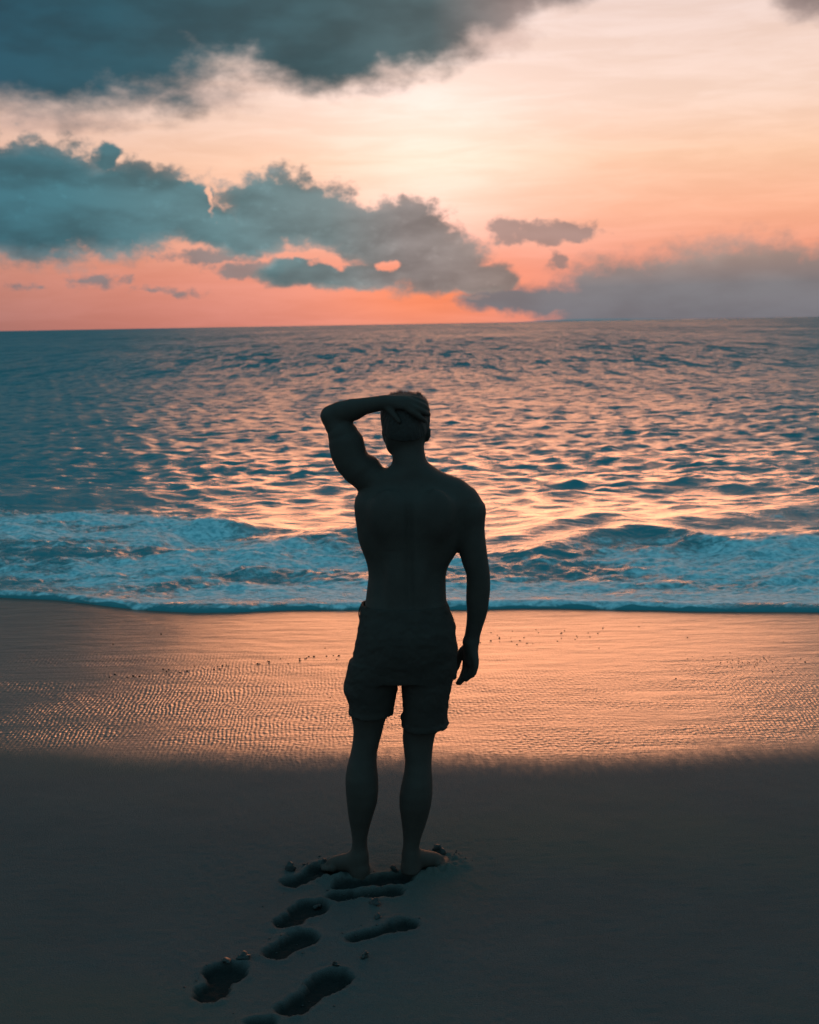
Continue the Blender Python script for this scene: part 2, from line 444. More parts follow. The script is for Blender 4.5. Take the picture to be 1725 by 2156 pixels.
near = (fc_y < 5.1) & (fc_y > 3.3) & (np.abs(fc_x + 0.3) < 0.7)
idx = np.where(near)[0]
for i in range(len(PRINTS)):
    d = print_d(fc_x[idx], fc_y[idx], i)
    pid[idx[d < -0.002]] = i
darker = np.zeros_like(gx)  # mask for the painted shade inside the prints
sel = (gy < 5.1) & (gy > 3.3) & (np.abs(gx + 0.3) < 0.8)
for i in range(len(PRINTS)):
    darker[sel] = np.maximum(darker[sel], sstep(0.014, -0.012, print_d(gx[sel], gy[sel], i)))
A = {'wetline': wl, 'darker': darker}
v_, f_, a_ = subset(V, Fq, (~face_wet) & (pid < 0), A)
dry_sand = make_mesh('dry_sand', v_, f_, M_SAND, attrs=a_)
tag(dry_sand, 'dark dull upper beach sand with footprints', kind='structure')
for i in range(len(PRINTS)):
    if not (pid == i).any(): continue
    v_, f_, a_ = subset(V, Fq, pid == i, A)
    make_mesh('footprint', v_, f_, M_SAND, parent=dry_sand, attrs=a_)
v_, f_, a_ = subset(V, Fq, face_wet, A)
wet_sand = make_mesh('wet_sand', v_, f_, M_SAND, attrs=a_)
tag(wet_sand, 'glossy wet rippled sand along the water', kind='structure')

# ------------------------------------------------------------------ the sea
tan_a = lines([(-1.3, -0.42, 60), (-0.42, 0.42, 780), (0.42, 1.3, 60)])
f_px = 1330.0
y_n = 9.3
us = np.linspace(CAM_H * f_px / y_n, 0.06, 640)               # even steps of depression
t_rows = CAM_H * f_px / us - y_n
t_rows = np.concatenate([[0.0, 0.006, 0.014], 0.022 + t_rows])
t_rows[-1] = 45000.0
# where each column meets the water's edge
y0 = np.full(len(tan_a), 9.5)
for _ in range(12): y0 = 0.5 * y0 + 0.5 * edge_y(tan_a * y0)
TY = y0[None, :] + t_rows[:, None]
TXX = tan_a[None, :] * TY
T = np.repeat(t_rows[:, None], len(tan_a), 1)
dyl = np.gradient(t_rows)[:, None]
dxl = np.abs(np.gradient(tan_a))[None, :] * TY
x, y = TXX.copy(), TY.copy()
z = np.zeros_like(x); ox = np.zeros_like(x); oy = np.zeros_like(x); lost = np.zeros_like(x)
NW = 84
grow = sstep(1.0, 9.0, T) * 0.75 + 0.25
patch = 1.0 + 0.55 * fbm(x * 0.045, y * 0.03, 31, 3)
for i in range(NW):
    lam = 0.22 * (34.0) ** (i / (NW - 1.0))
    th = rng.normal(0, 0.85); k = 2 * math.pi / lam
    kx, ky = k * math.sin(th), -k * math.cos(th)
    slope = 0.056 if lam < 0.8 else (0.016 if lam < 2.0 else 0.008)
    a = slope / k
    eff = np.maximum(dyl * abs(ky), dxl * abs(kx)) / (2 * math.pi)        # grid steps per wave
    w = 1 - sstep(0.22, 0.42, eff)
    live = w.max(1) > 0
    lost += (1 - w ** 2) * slope ** 2 / 2
    if not live.any(): continue
    r = np.where(live)[0].max() + 1
    ph = kx * x[:r] + ky * y[:r] + rng.uniform(0, 6.283)
    s, c2 = np.sin(ph), np.cos(ph)
    aw = a * w[:r] * grow[:r] * patch[:r]
    z[:r] += aw * c2; ox[:r] -= 0.9 * aw * kx / k * s; oy[:r] -= 0.9 * aw * ky / k * s
# breakers close to the beach: crest lines and heights (x, y, height)
def ridge(pts, front, back):
    px_ = np.array([p[0] for p in pts]); py_ = np.array([p[1] for p in pts]); ph_ = 0.48 * np.array([p[2] for p in pts])
    cy = np.interp(x, px_, py_) + 0.10 * fbm(x * 1.3, x * 0 + 5, 77, 2); h = np.interp(x, px_, ph_, left=0, right=0)
    d = y - cy
    return h * np.where(d < 0, np.exp(-(d / front) ** 2), np.exp(-(d / back) ** 2))
surge = 0.0
surge = surge + ridge([(0.2, 11.5, 0), (0.75, 11.75, .10), (1.27, 12.2, .20), (1.77, 12.6, .24), (2.2, 12.6, .14), (3.0, 12.7, .17), (4.5, 13.2, .2), (9, 14, .1), (12, 14, 0)], .30, .8)
surge = surge + ridge([(0.5, 11.0, 0), (1.0, 11.05, .07), (1.4, 11.5, .18), (2.0, 11.85, .25), (2.45, 11.6, .20), (2.8, 11.2, .10), (3.4, 11.2, .12), (4.4, 11.6, .16), (8, 12, 0)], .26, .6)
surge = surge + ridge([(-1.3, 11.6, 0), (-0.96, 11.9, .16), (-0.49, 12.0, .20), (0.1, 11.8, .12), (0.5, 11.6, 0)], .26, .6)
surge = surge + ridge([(-6, 14, 0), (-4.5, 13.8, .12), (-2.6, 12.9, .06), (-2.18, 12.6, .13), (-1.75, 12.7, .17), (-1.3, 12.7, .05), (-1.0, 12.6, 0)], .24, .6)
surge = surge + ridge([(-9, 16, .1), (-4, 15.5, .16), (0, 16.6, .10), (3, 16.2, .17), (8, 16, .1), (20, 17, .0)], .5, 1.2)
# white water: churned surface between the wet edge and the breakers
FT = [(-60, 18.0), (-9, 16.0), (-4.5, 14.5), (-3.5, 14.3), (-2.4, 13.9), (-1.09, 12.9), (-0.4, 12.4), (0.6, 11.8), (1.45, 11.55), (2.0, 11.55), (2.8, 11.8), (3.9, 12.3), (9, 12.6), (60, 14)]
top = table(FT, x) + 0.7 * fbm(x * 0.8, y * 0.8, 21, 3)
foam = sstep(0.5, -0.9, y - top)
streak = fbm(x * 0.9, y * 2.0, 23, 4)
foam = np.clip(foam * (0.78 + 0.75 * streak), 0, 1)
behind = sstep(2.2, 0.0, y - top) * np.clip(fbm(x * 0.55, y * 1.4, 25, 4) * 2.4 - 0.35, 0, 1) * 0.7
foam = np.maximum(foam, behind)
foam = foam * sstep(0.002, 0.03, T + 0.03 * fbm(x * 5, y * 0, 88, 2))  # no foam at the lip: dark water colour draws the shadow line there
churn = sstep(0.3, -0.7, y - top) * sstep(0.1, 0.9, T)
lump = 0.070 * fbm(x * 1.6, y * 2.2, 41, 5, 0.55) + 0.030 * np.abs(fbm(x * 4.5, y * 6, 43, 3))
bore = 0.085 * sstep(0.35, 2.2, T) + 0.030 * (1 - np.exp(-T / 0.03)) + 0.020 * np.exp(-((T - 0.10) / 0.09) ** 2)
bore = bore * (1 - 0.8 * sstep(3.0, 9.0, T))
z = z * (sstep(0.1, 1.4, T)) + surge + churn * lump + bore
z = z + 0.012 * fbm(x * 3, y * 4, 45, 3) * sstep(0.02, 0.12, T) * sstep(1.2, 0.3, T)
sandz = sand_z(x[0], y[0])
z = z + (sandz[None, :] - 0.002) * np.exp(-T / 0.6) - 0.03 * (1 - np.exp(-T / 0.6))
z[0] = sandz - 0.012
fade_o = sstep(0.3, 2.0, T)
V = np.stack([x + ox * fade_o, y + oy * fade_o, z], 2).reshape(-1, 3)
nr, nc = x.shape
ii = (np.arange(nr - 1)[:, None] * nc + np.arange(nc - 1)[None, :]).ravel()
Fq = np.stack([ii, ii + 1, ii + nc + 1, ii + nc], 1)
rough = np.sqrt(np.sqrt(0.24 ** 4 + np.clip(2.0 * lost * 0.35, 0, 0.05)))
A = {'foam': foam.ravel(), 'rough': rough.ravel(), 'shore': T.ravel()}

m, t, b = new_mat('sea water and foam')
pos, px, py, pz = geo_xyz(t)
fo = attr(t, 'foam'); ro = attr(t, 'rough'); sh = attr(t, 'shore')
lace = noise(t, combine(t, px, py * 1.5, 0.0), 5.5, 6.0, 0.62, 0.8)
lace2 = noise(t, combine(t, px, py * 1.3, 5.0), 17.0, 4.0, 0.6, 0.5)
fm = (fo + (lace - 0.5) * 1.7 + (lace2 - 0.5) * 0.6).ss(0.40, 0.95)
colr = mixc(t, fm, (0.040, 0.200, 0.230, 1), mixc(t, lace2.ss(0.3, 0.7), (0.17, 0.42, 0.48, 1), (0.50, 0.74, 0.78, 1)))
setin(t, b, 'Base Color', colr)
setin(t, b, 'Roughness', ro * (1.0 - fm) + fm * 0.62)
b.inputs['IOR'].default_value = 1.333
rip = noise(t, combine(t, px * 0.6, py, 1.0), 7.0, 4.0, 0.6)
nrm = bump(t, rip * (1.0 - fm * 0.6), 0.030)
# wavelets too small for the mesh: slopes at every scale, their shoreward faces the steeper
def slopes(vec, scale, detail, rough_):
    n = t.nodes.new('ShaderNodeTexNoise'); t.links.new(vec, n.inputs['Vector'])
    n.inputs['Scale'].default_value = scale; n.inputs['Detail'].default_value = detail; n.inputs['Roughness'].default_value = rough_
    s = t.nodes.new('ShaderNodeSeparateColor'); t.links.new(n.outputs['Color'], s.inputs[0])
    return X(t, s.outputs[0]) - 0.5, X(t, s.outputs[1]) - 0.5
ax_, ay_ = slopes(combine(t, px * 0.60, py * 0.8, 3.0), 3.4, 5.0, 0.68)
bx_, by_ = slopes(combine(t, px * 1.2, py * 0.14, 6.0), 0.30, 8.0, 0.78)
wa = (sh.ss(1.5, 12.0) * 0.8 + 0.2) * (1.0 - fm)
wb = sh.ss(8.0, 60.0)
gust = noise(t, combine(t, px * 0.8, py * 0.30, 14.0), 0.03, 8.0, 0.74).ss(0.32, 0.68, 0.45, 1.45)
sx_ = (ax_ * wa * 2.1 + bx_ * wb * 1.8) * gust
sy_ = ((ay_ * 0.6 - ay_.abs() * 0.8) * wa * 3.0 - by_.abs() * wb * 4.0) * gust
va = t.nodes.new('ShaderNodeVectorMath'); va.operation = 'ADD'
t.links.new(nrm, va.inputs[0]); t.links.new(combine(t, sx_, sy_, 0.0), va.inputs[1])
vn = t.nodes.new('ShaderNodeVectorMath'); vn.operation = 'NORMALIZE'; t.links.new(va.outputs[0], vn.inputs[0])
nrm = vn.outputs[0]
nrm = bump(t, fm * 0.6 + lace2 * fm * 0.5, 0.030, 1.0, nrm)
t.links.new(nrm, b.inputs['Normal'])
M_SEA = m
fface = foam.ravel()[Fq].mean(1) > 0.45
fface &= (y.ravel()[Fq].mean(1) < 18)
v_, f_, a_ = subset(V, Fq, ~fface, A)
sea = tag(make_mesh('sea', v_, f_, M_SEA, attrs=a_), 'rippled evening sea running out to the horizon', kind='structure')
v_, f_, a_ = subset(V, Fq, fface, A)
tag(make_mesh('surf_foam', v_, f_, M_SEA, attrs=a_), 'churned white water washing up the beach', kind='stuff')

# ================================================================== THE PERSON
def rows_fn(R, zq, sig=0.006):
    R = np.array(sorted(R)); zz = R[:, 0]
    off = np.array([-1.5, -.75, 0, .75, 1.5]) * sig
    w = np.array([.12, .24, .28, .24, .12])
    return [sum(w[j] * np.interp(zq + off[j], zz, R[:, c]) for j in range(5)) for c in range(1, 5)], zz[0], zz[-1]

class Field:
    def __init__(s, lo, hi, h):
        s.h = h; s.lo = np.array(lo, float)
        s.n = np.ceil((np.array(hi) - s.lo) / h).astype(int) + 1
        s.D = np.full(s.n, 0.08, np.float32)
        s.ax = [s.lo[i] + h * np.arange(s.n[i]) for i in range(3)]
    def box(s, lo, hi, pad):
        sl = []
        for i in range(3):
            a = int(max(0, math.floor((lo[i] - pad - s.lo[i]) / s.h))); b_ = int(min(s.n[i], math.ceil((hi[i] + pad - s.lo[i]) / s.h) + 1))
            sl.append(slice(a, max(b_, a)))
        return tuple(sl)
    def grid(s, sl):
        return s.ax[0][sl[0]][:, None, None], s.ax[1][sl[1]][None, :, None], s.ax[2][sl[2]][None, None, :]
    def put(s, sl, d, k):
        o = s.D[sl]
        if k <= 0: s.D[sl] = np.minimum(o, d)
        else:
            hh = np.clip(0.5 + 0.5 * (o - d) / k, 0, 1)
            s.D[sl] = o * (1 - hh) + d * hh - k * hh * (1 - hh)
    def d_loft(s, R, grow=0.0, p=2.0, pad=0.05, rawz=None):
        R_ = np.array(R)
        lo = [(R_[:, 1] - R_[:, 2]).min() - grow, (R_[:, 3] - R_[:, 4]).min() - grow, R_[:, 0].min()]
        hi = [(R_[:, 1] + R_[:, 2]).max() + grow, (R_[:, 3] + R_[:, 4]).max() + grow, R_[:, 0].max()]
        sl = s.box(lo, hi, pad); gx_, gy_, gz_ = s.grid(sl)
        (cx, rx, cy, ry), z0, z1 = rows_fn(R, gz_)
        rx = rx + grow; ry = ry + grow
        q = (np.abs((gx_ - cx) / rx) ** p + np.abs((gy_ - cy) / ry) ** p) ** (1 / p)
        dd = (q - 1) * np.minimum(rx, ry)
        ez = np.maximum(z0 - gz_, gz_ - z1)
        d = np.where(ez > 0, np.sqrt(np.maximum(dd, 0) ** 2 + ez ** 2), np.maximum(dd, ez))
        return sl, d
    def loft(s, R, k=0.015, grow=0.0, p=2.0):
        sl, d = s.d_loft(R, grow, p); s.put(sl, d, k)
    def chain(s, P, k=0.01, sy=1.0):
        P = np.array(P, float)
        lo = (P[:, :3] - P[:, 3:4] * max(1, sy)).min(0); hi = (P[:, :3] + P[:, 3:4] * max(1, sy)).max(0)
        sl = s.box(lo, hi, 0.05); gx_, gy_, gz_ = s.grid(sl)
        best = None
        for a, b_ in zip(P[:-1], P[1:]):
            ab = b_[:3] - a[:3]; ab = ab / np.array([1, sy, 1]); L2 = (ab ** 2).sum() + 1e-12
            ux, uy, uz = gx_ - a[0], (gy_ - a[1]) / sy, gz_ - a[2]
            tt = np.clip((ux * ab[0] + uy * ab[1] + uz * ab[2]) / L2, 0, 1)
            d = np.sqrt((ux - tt * ab[0]) ** 2 + (uy - tt * ab[1]) ** 2 + (uz - tt * ab[2]) ** 2) - (a[3] + tt * (b_[3] - a[3]))
            best = d if best is None else np.minimum(best, d)
        s.put(sl, best, k)
    def ball(s, c_, r, k=0.01, cut=False):
        c_ = np.array(c_, float); r = np.array(r, float)
        sl = s.box(c_ - r, c_ + r, 0.05); gx_, gy_, gz_ = s.grid(sl)
        q = np.sqrt(((gx_ - c_[0]) / r[0]) ** 2 + ((gy_ - c_[1]) / r[1]) ** 2 + ((gz_ - c_[2]) / r[2]) ** 2)
        d = (q - 1) * r.min()
        if cut:
            o = s.D[sl]; dn = -d
            hh = np.clip(0.5 - 0.5 * (o - dn) / k, 0, 1)
            s.D[sl] = o * (1 - hh) + dn * hh + k * hh * (1 - hh)
        else: s.put(sl, d, k)

def surface_nets(F):
    D = F.D; h = F.h
    ins = D < 0
    n0, n1, n2 = [v - 1 for v in D.shape]
    cnt = np.zeros((n0, n1, n2), np.int8)
    for i in (0, 1):
        for j in (0, 1):
            for k in (0, 1): cnt += ins[i:i + n0, j:j + n1, k:k + n2]
    act = (cnt > 0) & (cnt < 8)
    cells = np.argwhere(act)
    idm = np.full(act.shape, -1, np.int64); idm[act] = np.arange(len(cells))
    P = np.zeros((len(cells), 3)); N = np.zeros(len(cells))
    cor = [(i, j, k) for i in (0, 1) for j in (0, 1) for k in (0, 1)]
    for a in range(8):
        for ax in range(3):
            ca_ = cor[a]
            if ca_[ax]: continue
            cb = list(ca_); cb[ax] = 1
            da = D[cells[:, 0] + ca_[0], cells[:, 1] + ca_[1], cells[:, 2] + ca_[2]]
            db = D[cells[:, 0] + cb[0], cells[:, 1] + cb[1], cells[:, 2] + cb[2]]
            cr = (da < 0) != (db < 0)
            t_ = np.where(cr, da / np.where(cr, da - db, 1), 0)
            p = np.tile(np.array(ca_, float), (len(cells), 1)); p[:, ax] += t_
            P[cr] += p[cr]; N += cr
    V_ = (cells + P / N[:, None]) * h + F.lo
    quads = []
    for ax in range(3):
        o1, o2 = (ax + 1) % 3, (ax + 2) % 3
        sA = [slice(None)] * 3; sB = [slice(None)] * 3
        sA[ax] = slice(0, -1); sB[ax] = slice(1, None)
        a_, b_ = ins[tuple(sA)], ins[tuple(sB)]
        e = np.argwhere(a_ != b_)
        ok = (e[:, o1] > 0) & (e[:, o2] > 0) & (e[:, o1] < D.shape[o1] - 1) & (e[:, o2] < D.shape[o2] - 1)
        e = e[ok]
        flip = b_[e[:, 0], e[:, 1], e[:, 2]]
        def cid(d1, d2):
            q = e.copy(); q[:, o1] -= d1; q[:, o2] -= d2
            return idm[q[:, 0], q[:, 1], q[:, 2]]
        q = np.stack([cid(1, 1), cid(0, 1), cid(0, 0), cid(1, 0)], 1)
        q[flip] = q[flip][:, ::-1]
        quads.append(q)
    return V_, np.concatenate(quads)

TORSO = [
    (0.8648,0.0949,0.1697,-0.016,0.122), (0.9178,0.0946,0.1655,-0.018,0.126), (0.9707,0.0929,0.1575,-0.012,0.122), 
    (1.023,0.0918,0.1496,-0.004,0.114), (1.044,0.0919,0.1456,0,0.11), (1.071,0.0934,0.1434,0.004,0.106), (1.102,0.0955,0.1412,0.008,0.104), 
    (1.128,0.0977,0.1399,0.01,0.103), (1.154,0.0997,0.1433,0.012,0.104), (1.175,0.1032,0.1504,0.012,0.106), (1.201,0.1085,0.1629,0.012,0.11), 
    (1.232,0.1098,0.1763,0.01,0.116), (1.269,0.1125,0.1895,0.008,0.122), (1.305,0.1162,0.1964,0.004,0.126), (1.351,0.118,0.2038,0,0.127), 
    (1.387,0.1199,0.2074,-0.002,0.124), (1.413,0.1201,0.205,0,0.118), (1.444,0.1191,0.1859,0.008,0.1), (1.47,0.1182,0.1489,0.012,0.082), 
    (1.495,0.1174,0.1017,0.015,0.055), (1.52,0.1174,0.06,0.015,0.045), ]
NECK = [
    (1.42,0.118,0.135,0.004,0.07), (1.46,0.117,0.13,0.003,0.068), (1.491,0.1121,0.1221,0.002,0.066), (1.51,0.1151,0.0814,0.002,0.064), (1.526,0.117,0.064,0.004,0.062), (1.551,0.1123,0.0604,0.008,0.06), 
    (1.581,0.1096,0.0571,0.014,0.058), (1.616,0.1083,0.0576,0.018,0.058), (1.66,0.1082,0.058,0.02,0.06), ]
LEG_A = [
    (-0.0152,-0.0985,0.0312,0,0.04), (0.0074,-0.0996,0.0339,0,0.042), (0.0526,-0.1007,0.0339,0.002,0.042), (0.0864,-0.0981,0.0314,0.002,0.04), 
    (0.1145,-0.0969,0.0282,0.003,0.038), (0.1425,-0.096,0.0279,0.002,0.039), (0.1873,-0.0936,0.0356,-0.002,0.045), 
    (0.232,-0.0902,0.0455,-0.008,0.053), (0.2876,-0.0836,0.0561,-0.014,0.063), (0.3376,-0.0823,0.0605,-0.016,0.068), 
    (0.3819,-0.0826,0.0602,-0.014,0.069), (0.4261,-0.0808,0.0545,-0.008,0.065), (0.4646,-0.0749,0.0489,0,0.062), (0.5085,-0.0649,0.0493,0.006,0.064), 
    (0.5413,-0.0578,0.0525,0.01,0.067), (0.5741,-0.0542,0.0564,0.01,0.071), (0.6014,-0.0523,0.064,0.008,0.076), (0.6232,-0.0489,0.0706,0.006,0.08), 
    (0.6504,-0.0444,0.0761,0.004,0.086), (0.6938,-0.0382,0.0834,0,0.092), (0.748,-0.0307,0.0906,-0.004,0.097), (0.8019,-0.0232,0.0926,-0.008,0.1), 
    (0.8503,-0.0096,0.0893,-0.01,0.1), ]
LEG_B = [
    (0.0095,0.0927,0.0323,0,0.042), (0.0434,0.0922,0.0323,0.002,0.042), (0.0772,0.0925,0.0309,0.002,0.04), (0.1054,0.094,0.0303,0.003,0.038), 
    (0.139,0.0984,0.033,0.002,0.039), (0.1837,0.1048,0.0423,-0.002,0.046), (0.2283,0.1093,0.0513,-0.008,0.054), (0.2729,0.1121,0.0588,-0.014,0.063), 
    (0.3173,0.1161,0.0608,-0.016,0.068), (0.3616,0.1211,0.0565,-0.013,0.069), (0.4003,0.1249,0.0506,-0.006,0.065), 
    (0.4389,0.1266,0.0489,0,0.062), (0.483,0.1268,0.0536,0.006,0.064), (0.5214,0.1285,0.0583,0.01,0.067), (0.5488,0.1342,0.062,0.01,0.071), 
    (0.5706,0.1391,0.0659,0.008,0.075), (0.6033,0.1454,0.0701,0.006,0.08), (0.6468,0.1522,0.0782,0.004,0.086), (0.6903,0.1561,0.0834,0,0.092), 
    (0.7446,0.1595,0.088,-0.004,0.097), (0.7986,0.1622,0.0929,-0.008,0.1), (0.8472,0.1625,0.0985,-0.01,0.1), ]
ARM_B = [
    (0.8713,0.3267,0.0298,0.036,0.026), (0.8977,0.3324,0.0285,0.034,0.029), (0.9346,0.3405,0.031,0.03,0.034), (0.9662,0.3473,0.0349,0.026,0.038), 
    (0.9977,0.3515,0.0387,0.022,0.042), (1.029,0.3516,0.0415,0.018,0.044), (1.066,0.354,0.0435,0.014,0.046), (1.097,0.3551,0.0427,0.01,0.047), 
    (1.134,0.3537,0.0429,0.006,0.047), (1.171,0.3443,0.0475,0.004,0.05), (1.208,0.3377,0.0493,0.002,0.052), (1.239,0.3345,0.0492,0,0.053), 
    (1.275,0.3308,0.0492,0,0.054), (1.301,0.3282,0.0504,0,0.056), (1.332,0.3268,0.0537,0,0.06), (1.358,0.3245,0.0562,0,0.06), 
    (1.381,0.3199,0.0539,0,0.056), ]
SHORTS_HIP = [
    (0.7571,0.0649,0.1923,-0.01,0.12), (0.7733,0.0678,0.1917,-0.01,0.128), (0.8056,0.0758,0.1925,-0.012,0.134), (0.8378,0.0837,0.1903,-0.016,0.14), 
    (0.8647,0.0874,0.187,-0.018,0.144), (0.8915,0.0897,0.1829,-0.02,0.146), (0.9184,0.0915,0.1804,-0.02,0.146), (0.9451,0.0943,0.1758,-0.018,0.144), 
    (0.9719,0.0916,0.1694,-0.012,0.14), (0.9987,0.0879,0.1635,-0.006,0.134), (1.027,0.0847,0.156,0,0.13), ]
SHORTS_A = [
    (0.6187,-0.0448,0.077,0.006,0.094), (0.634,-0.0423,0.0801,0.006,0.096), (0.6558,-0.0408,0.0832,0.004,0.1), (0.6884,-0.0399,0.0892,0.002,0.106), 
    (0.7101,-0.0397,0.0942,0,0.11), (0.7372,-0.0372,0.0954,-0.002,0.114), (0.7804,-0.0279,0.0958,-0.006,0.12), (0.8235,-0.0186,0.0978,-0.008,0.12), 
    ]
SHORTS_B = [
    (0.566,0.152,0.0805,0.006,0.098), (0.5923,0.1514,0.0826,0.006,0.1), (0.6141,0.1538,0.0804,0.006,0.102), (0.6468,0.1564,0.0835,0.004,0.106), 
    (0.6903,0.1587,0.0881,0,0.112), (0.7337,0.162,0.0917,-0.002,0.116), (0.777,0.1648,0.0948,-0.006,0.12), (0.8201,0.1665,0.102,-0.008,0.12), 
    ]
FOREARM = [
    (-0.1617,0.02,1.71,0.03654), (-0.1327,0.015,1.721,0.04055), (-0.108,0.01,1.726,0.0405), (-0.08048,0,1.733,0.03906), 
    (-0.04455,-0.02,1.745,0.03057), (-0.01736,-0.03,1.75,0.02836), (0.01784,-0.045,1.757,0.02666), (0.03934,-0.052,1.76,0.02449), 
    ]
UPPERARM = [
    (-0.1657,0.02,1.71,0.03147), (-0.1462,0.018,1.674,0.03961), (-0.1215,0.015,1.641,0.05487), (-0.1104,0.012,1.61,0.06301), 
    (-0.1049,0.01,1.58,0.06355), (-0.09526,0.005,1.55,0.05999), (-0.07289,0,1.519,0.05693), (-0.05058,0,1.493,0.05087), 
    ]
DELTOID_A = [
    (-0.07102,0.03,1.536,0.04856), (-0.04336,0.03,1.515,0.05525), (-0.02561,0.02,1.496,0.05108), ]
DELTOID_B = [
    (0.2744,0,1.436,0.03822), (0.3097,0,1.402,0.05101), (0.3272,0,1.368,0.05311), ]
TRAP_B = [
    (0.1834,0,1.489,0.03053), (0.2289,0,1.465,0.02648), (0.2795,0,1.439,0.03057), ]
TRAP_A = [
    (0.08168,0,1.491,0.03561), (0.03076,0,1.489,0.02544), (-0.0101,0,1.482,0.03053), ]
HEADROWS = [
    (1.559,0.101,0.0447,0.06,0.05), (1.566,0.0998,0.0541,0.055,0.06), (1.579,0.0964,0.0618,0.05,0.07), (1.595,0.096,0.0665,0.046,0.078), 
    (1.617,0.0984,0.0712,0.04,0.088), (1.644,0.1005,0.0763,0.035,0.096), (1.671,0.1017,0.0812,0.034,0.101), (1.698,0.1004,0.084,0.035,0.103), 
    (1.725,0.1002,0.0833,0.035,0.1), (1.751,0.1012,0.0767,0.033,0.092), (1.77,0.1021,0.0632,0.03,0.078), (1.786,0.101,0.0403,0.025,0.05), 
    ]
HAND_A = {
  'PINKY': [(0.03139,-0.045,1.767,0.016), (0.1128,-0.062,1.773,0.0125), (0.1481,-0.055,1.767,0.0105), (0.1673,-0.04,1.757,0.0095), (0.1775,-0.025,1.744,0.0085)],
  'RING': [(0.03137,-0.05,1.762,0.017), (0.11,-0.075,1.765,0.0135), (0.1469,-0.07,1.753,0.0112), (0.1709,-0.052,1.741,0.01), (0.1803,-0.032,1.728,0.009)],
  'MIDDLE': [(0.0313,-0.052,1.757,0.017), (0.1058,-0.082,1.755,0.0135), (0.14,-0.08,1.738,0.0115), (0.1665,-0.062,1.723,0.0102), (0.1832,-0.04,1.713,0.009)],
  'INDEX': [(0.03116,-0.05,1.752,0.016), (0.1004,-0.085,1.745,0.0125), (0.1291,-0.086,1.724,0.0108), (0.1527,-0.076,1.706,0.0098), (0.1687,-0.06,1.693,0.0085)],
  'THUMB': [(0.03105,-0.045,1.75,0.016), (0.04963,-0.066,1.732,0.0135), (0.06525,-0.074,1.711,0.0115), (0.07823,-0.078,1.694,0.009)],
}
HAND_B = {
  'PINKY': [(0.329,0.03,0.8612,0.02), (0.3414,0.012,0.8085,0.0135), (0.3417,0.008,0.7896,0.0115), (0.336,0.01,0.7621,0.0095), (0.327,0.015,0.7495,0.0085)],
  'RING': [(0.3278,0.035,0.86,0.021), (0.3325,0.03,0.8026,0.0145), (0.3305,0.022,0.7776,0.0118), (0.3204,0.022,0.7506,0.0102), (0.3073,0.028,0.7334,0.009)],
  'MIDDLE': [(0.3253,0.04,0.8588,0.021), (0.3207,0.046,0.7987,0.015), (0.316,0.042,0.7683,0.0122), (0.3002,0.04,0.7375,0.0105), (0.284,0.044,0.7172,0.009)],
  'INDEX': [(0.3227,0.045,0.8576,0.02), (0.3101,0.06,0.7982,0.0145), (0.3056,0.062,0.7661,0.0118), (0.2925,0.058,0.7342,0.0102), (0.2782,0.06,0.7122,0.0088)],
  'THUMB': [(0.3201,0.05,0.8565,0.018), (0.2969,0.07,0.829,0.0165), (0.283,0.085,0.7937,0.0125), (0.2766,0.09,0.7679,0.0108), (0.2686,0.092,0.7501,0.009)],
}
DRAW = [
    (-0.06585,0,1.028,0.0022), (-0.07363,0,1.02,0.0022), (-0.07822,0,1.007,0.0022), (-0.08003,0,0.9939,0.0022), (-0.07954,0,0.9823,0.0022), 
    (-0.07715,0,0.9758,0.0022), (-0.06961,0,0.9731,0.0022), ]

ROOT = bpy.data.objects.new('person', None)
ROOT.location = (PERSON[0], PERSON[1], 0.0)
ROOT.empty_display_size = 0.2
col.objects.link(ROOT)
tag(ROOT, 'shirtless man in cut-off shorts seen from behind, one hand on his head, facing the sea', 'person')

m, t, b = new_mat('skin')
pos, px, py, pz = geo_xyz(t)
mo = noise(t, pos, 22.0, 4.0); po = noise(t, pos, 260.0, 2.0)
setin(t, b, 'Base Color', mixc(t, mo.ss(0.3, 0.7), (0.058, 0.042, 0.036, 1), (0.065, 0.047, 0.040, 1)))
b.inputs['Roughness'].default_value = 0.62
b.inputs['Specular IOR Level'].default_value = 0.12
t.links.new(bump(t, po, 0.0012), b.inputs['Normal'])
M_SKIN = m
m, t, b = new_mat('dark short hair')
pos, px, py, pz = geo_xyz(t)
b.inputs['Base Color'].default_value = (0.042, 0.031, 0.027, 1); b.inputs['Roughness'].default_value = 0.7
t.links.new(bump(t, noise(t, combine(t, px * 1.0, py * 1.0, pz * 0.25), 500.0, 2.0), 0.003), b.inputs['Normal'])
M_HAIR = m
m, t, b = new_mat('dark woven cotton')
pos, px, py, pz = geo_xyz(t)
wv = ((px + py) * 2600.0).sin() * (pz * 2600.0).sin()
fadec = noise(t, pos, 14.0, 4.0)
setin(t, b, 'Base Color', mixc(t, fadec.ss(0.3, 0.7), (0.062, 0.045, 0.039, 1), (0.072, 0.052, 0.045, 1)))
b.inputs['Roughness'].default_value = 0.92
b.inputs['Specular IOR Level'].default_value = 0.1
t.links.new(bump(t, wv, 0.0006), b.inputs['Normal'])
M_CLOTH = m

F = Field((-0.27, -0.22, -0.05), (0.47, 0.32, 1.83), 0.0052)
F.loft(TORSO, 0.0, p=2.25)
F.loft(NECK, 0.03)
F.loft(LEG_A, 0.02); F.loft(LEG_B, 0.02)
F.chain(DELTOID_B, 0.03, 1.1); F.loft(ARM_B, 0.02)
F.chain(TRAP_B, 0.035, 1.5); F.chain(TRAP_A, 0.03, 1.4)
F.chain(DELTOID_A, 0.02, 1.0)
F.chain(UPPERARM, 0.018, 0.95); F.chain(FOREARM, 0.016, 0.9)
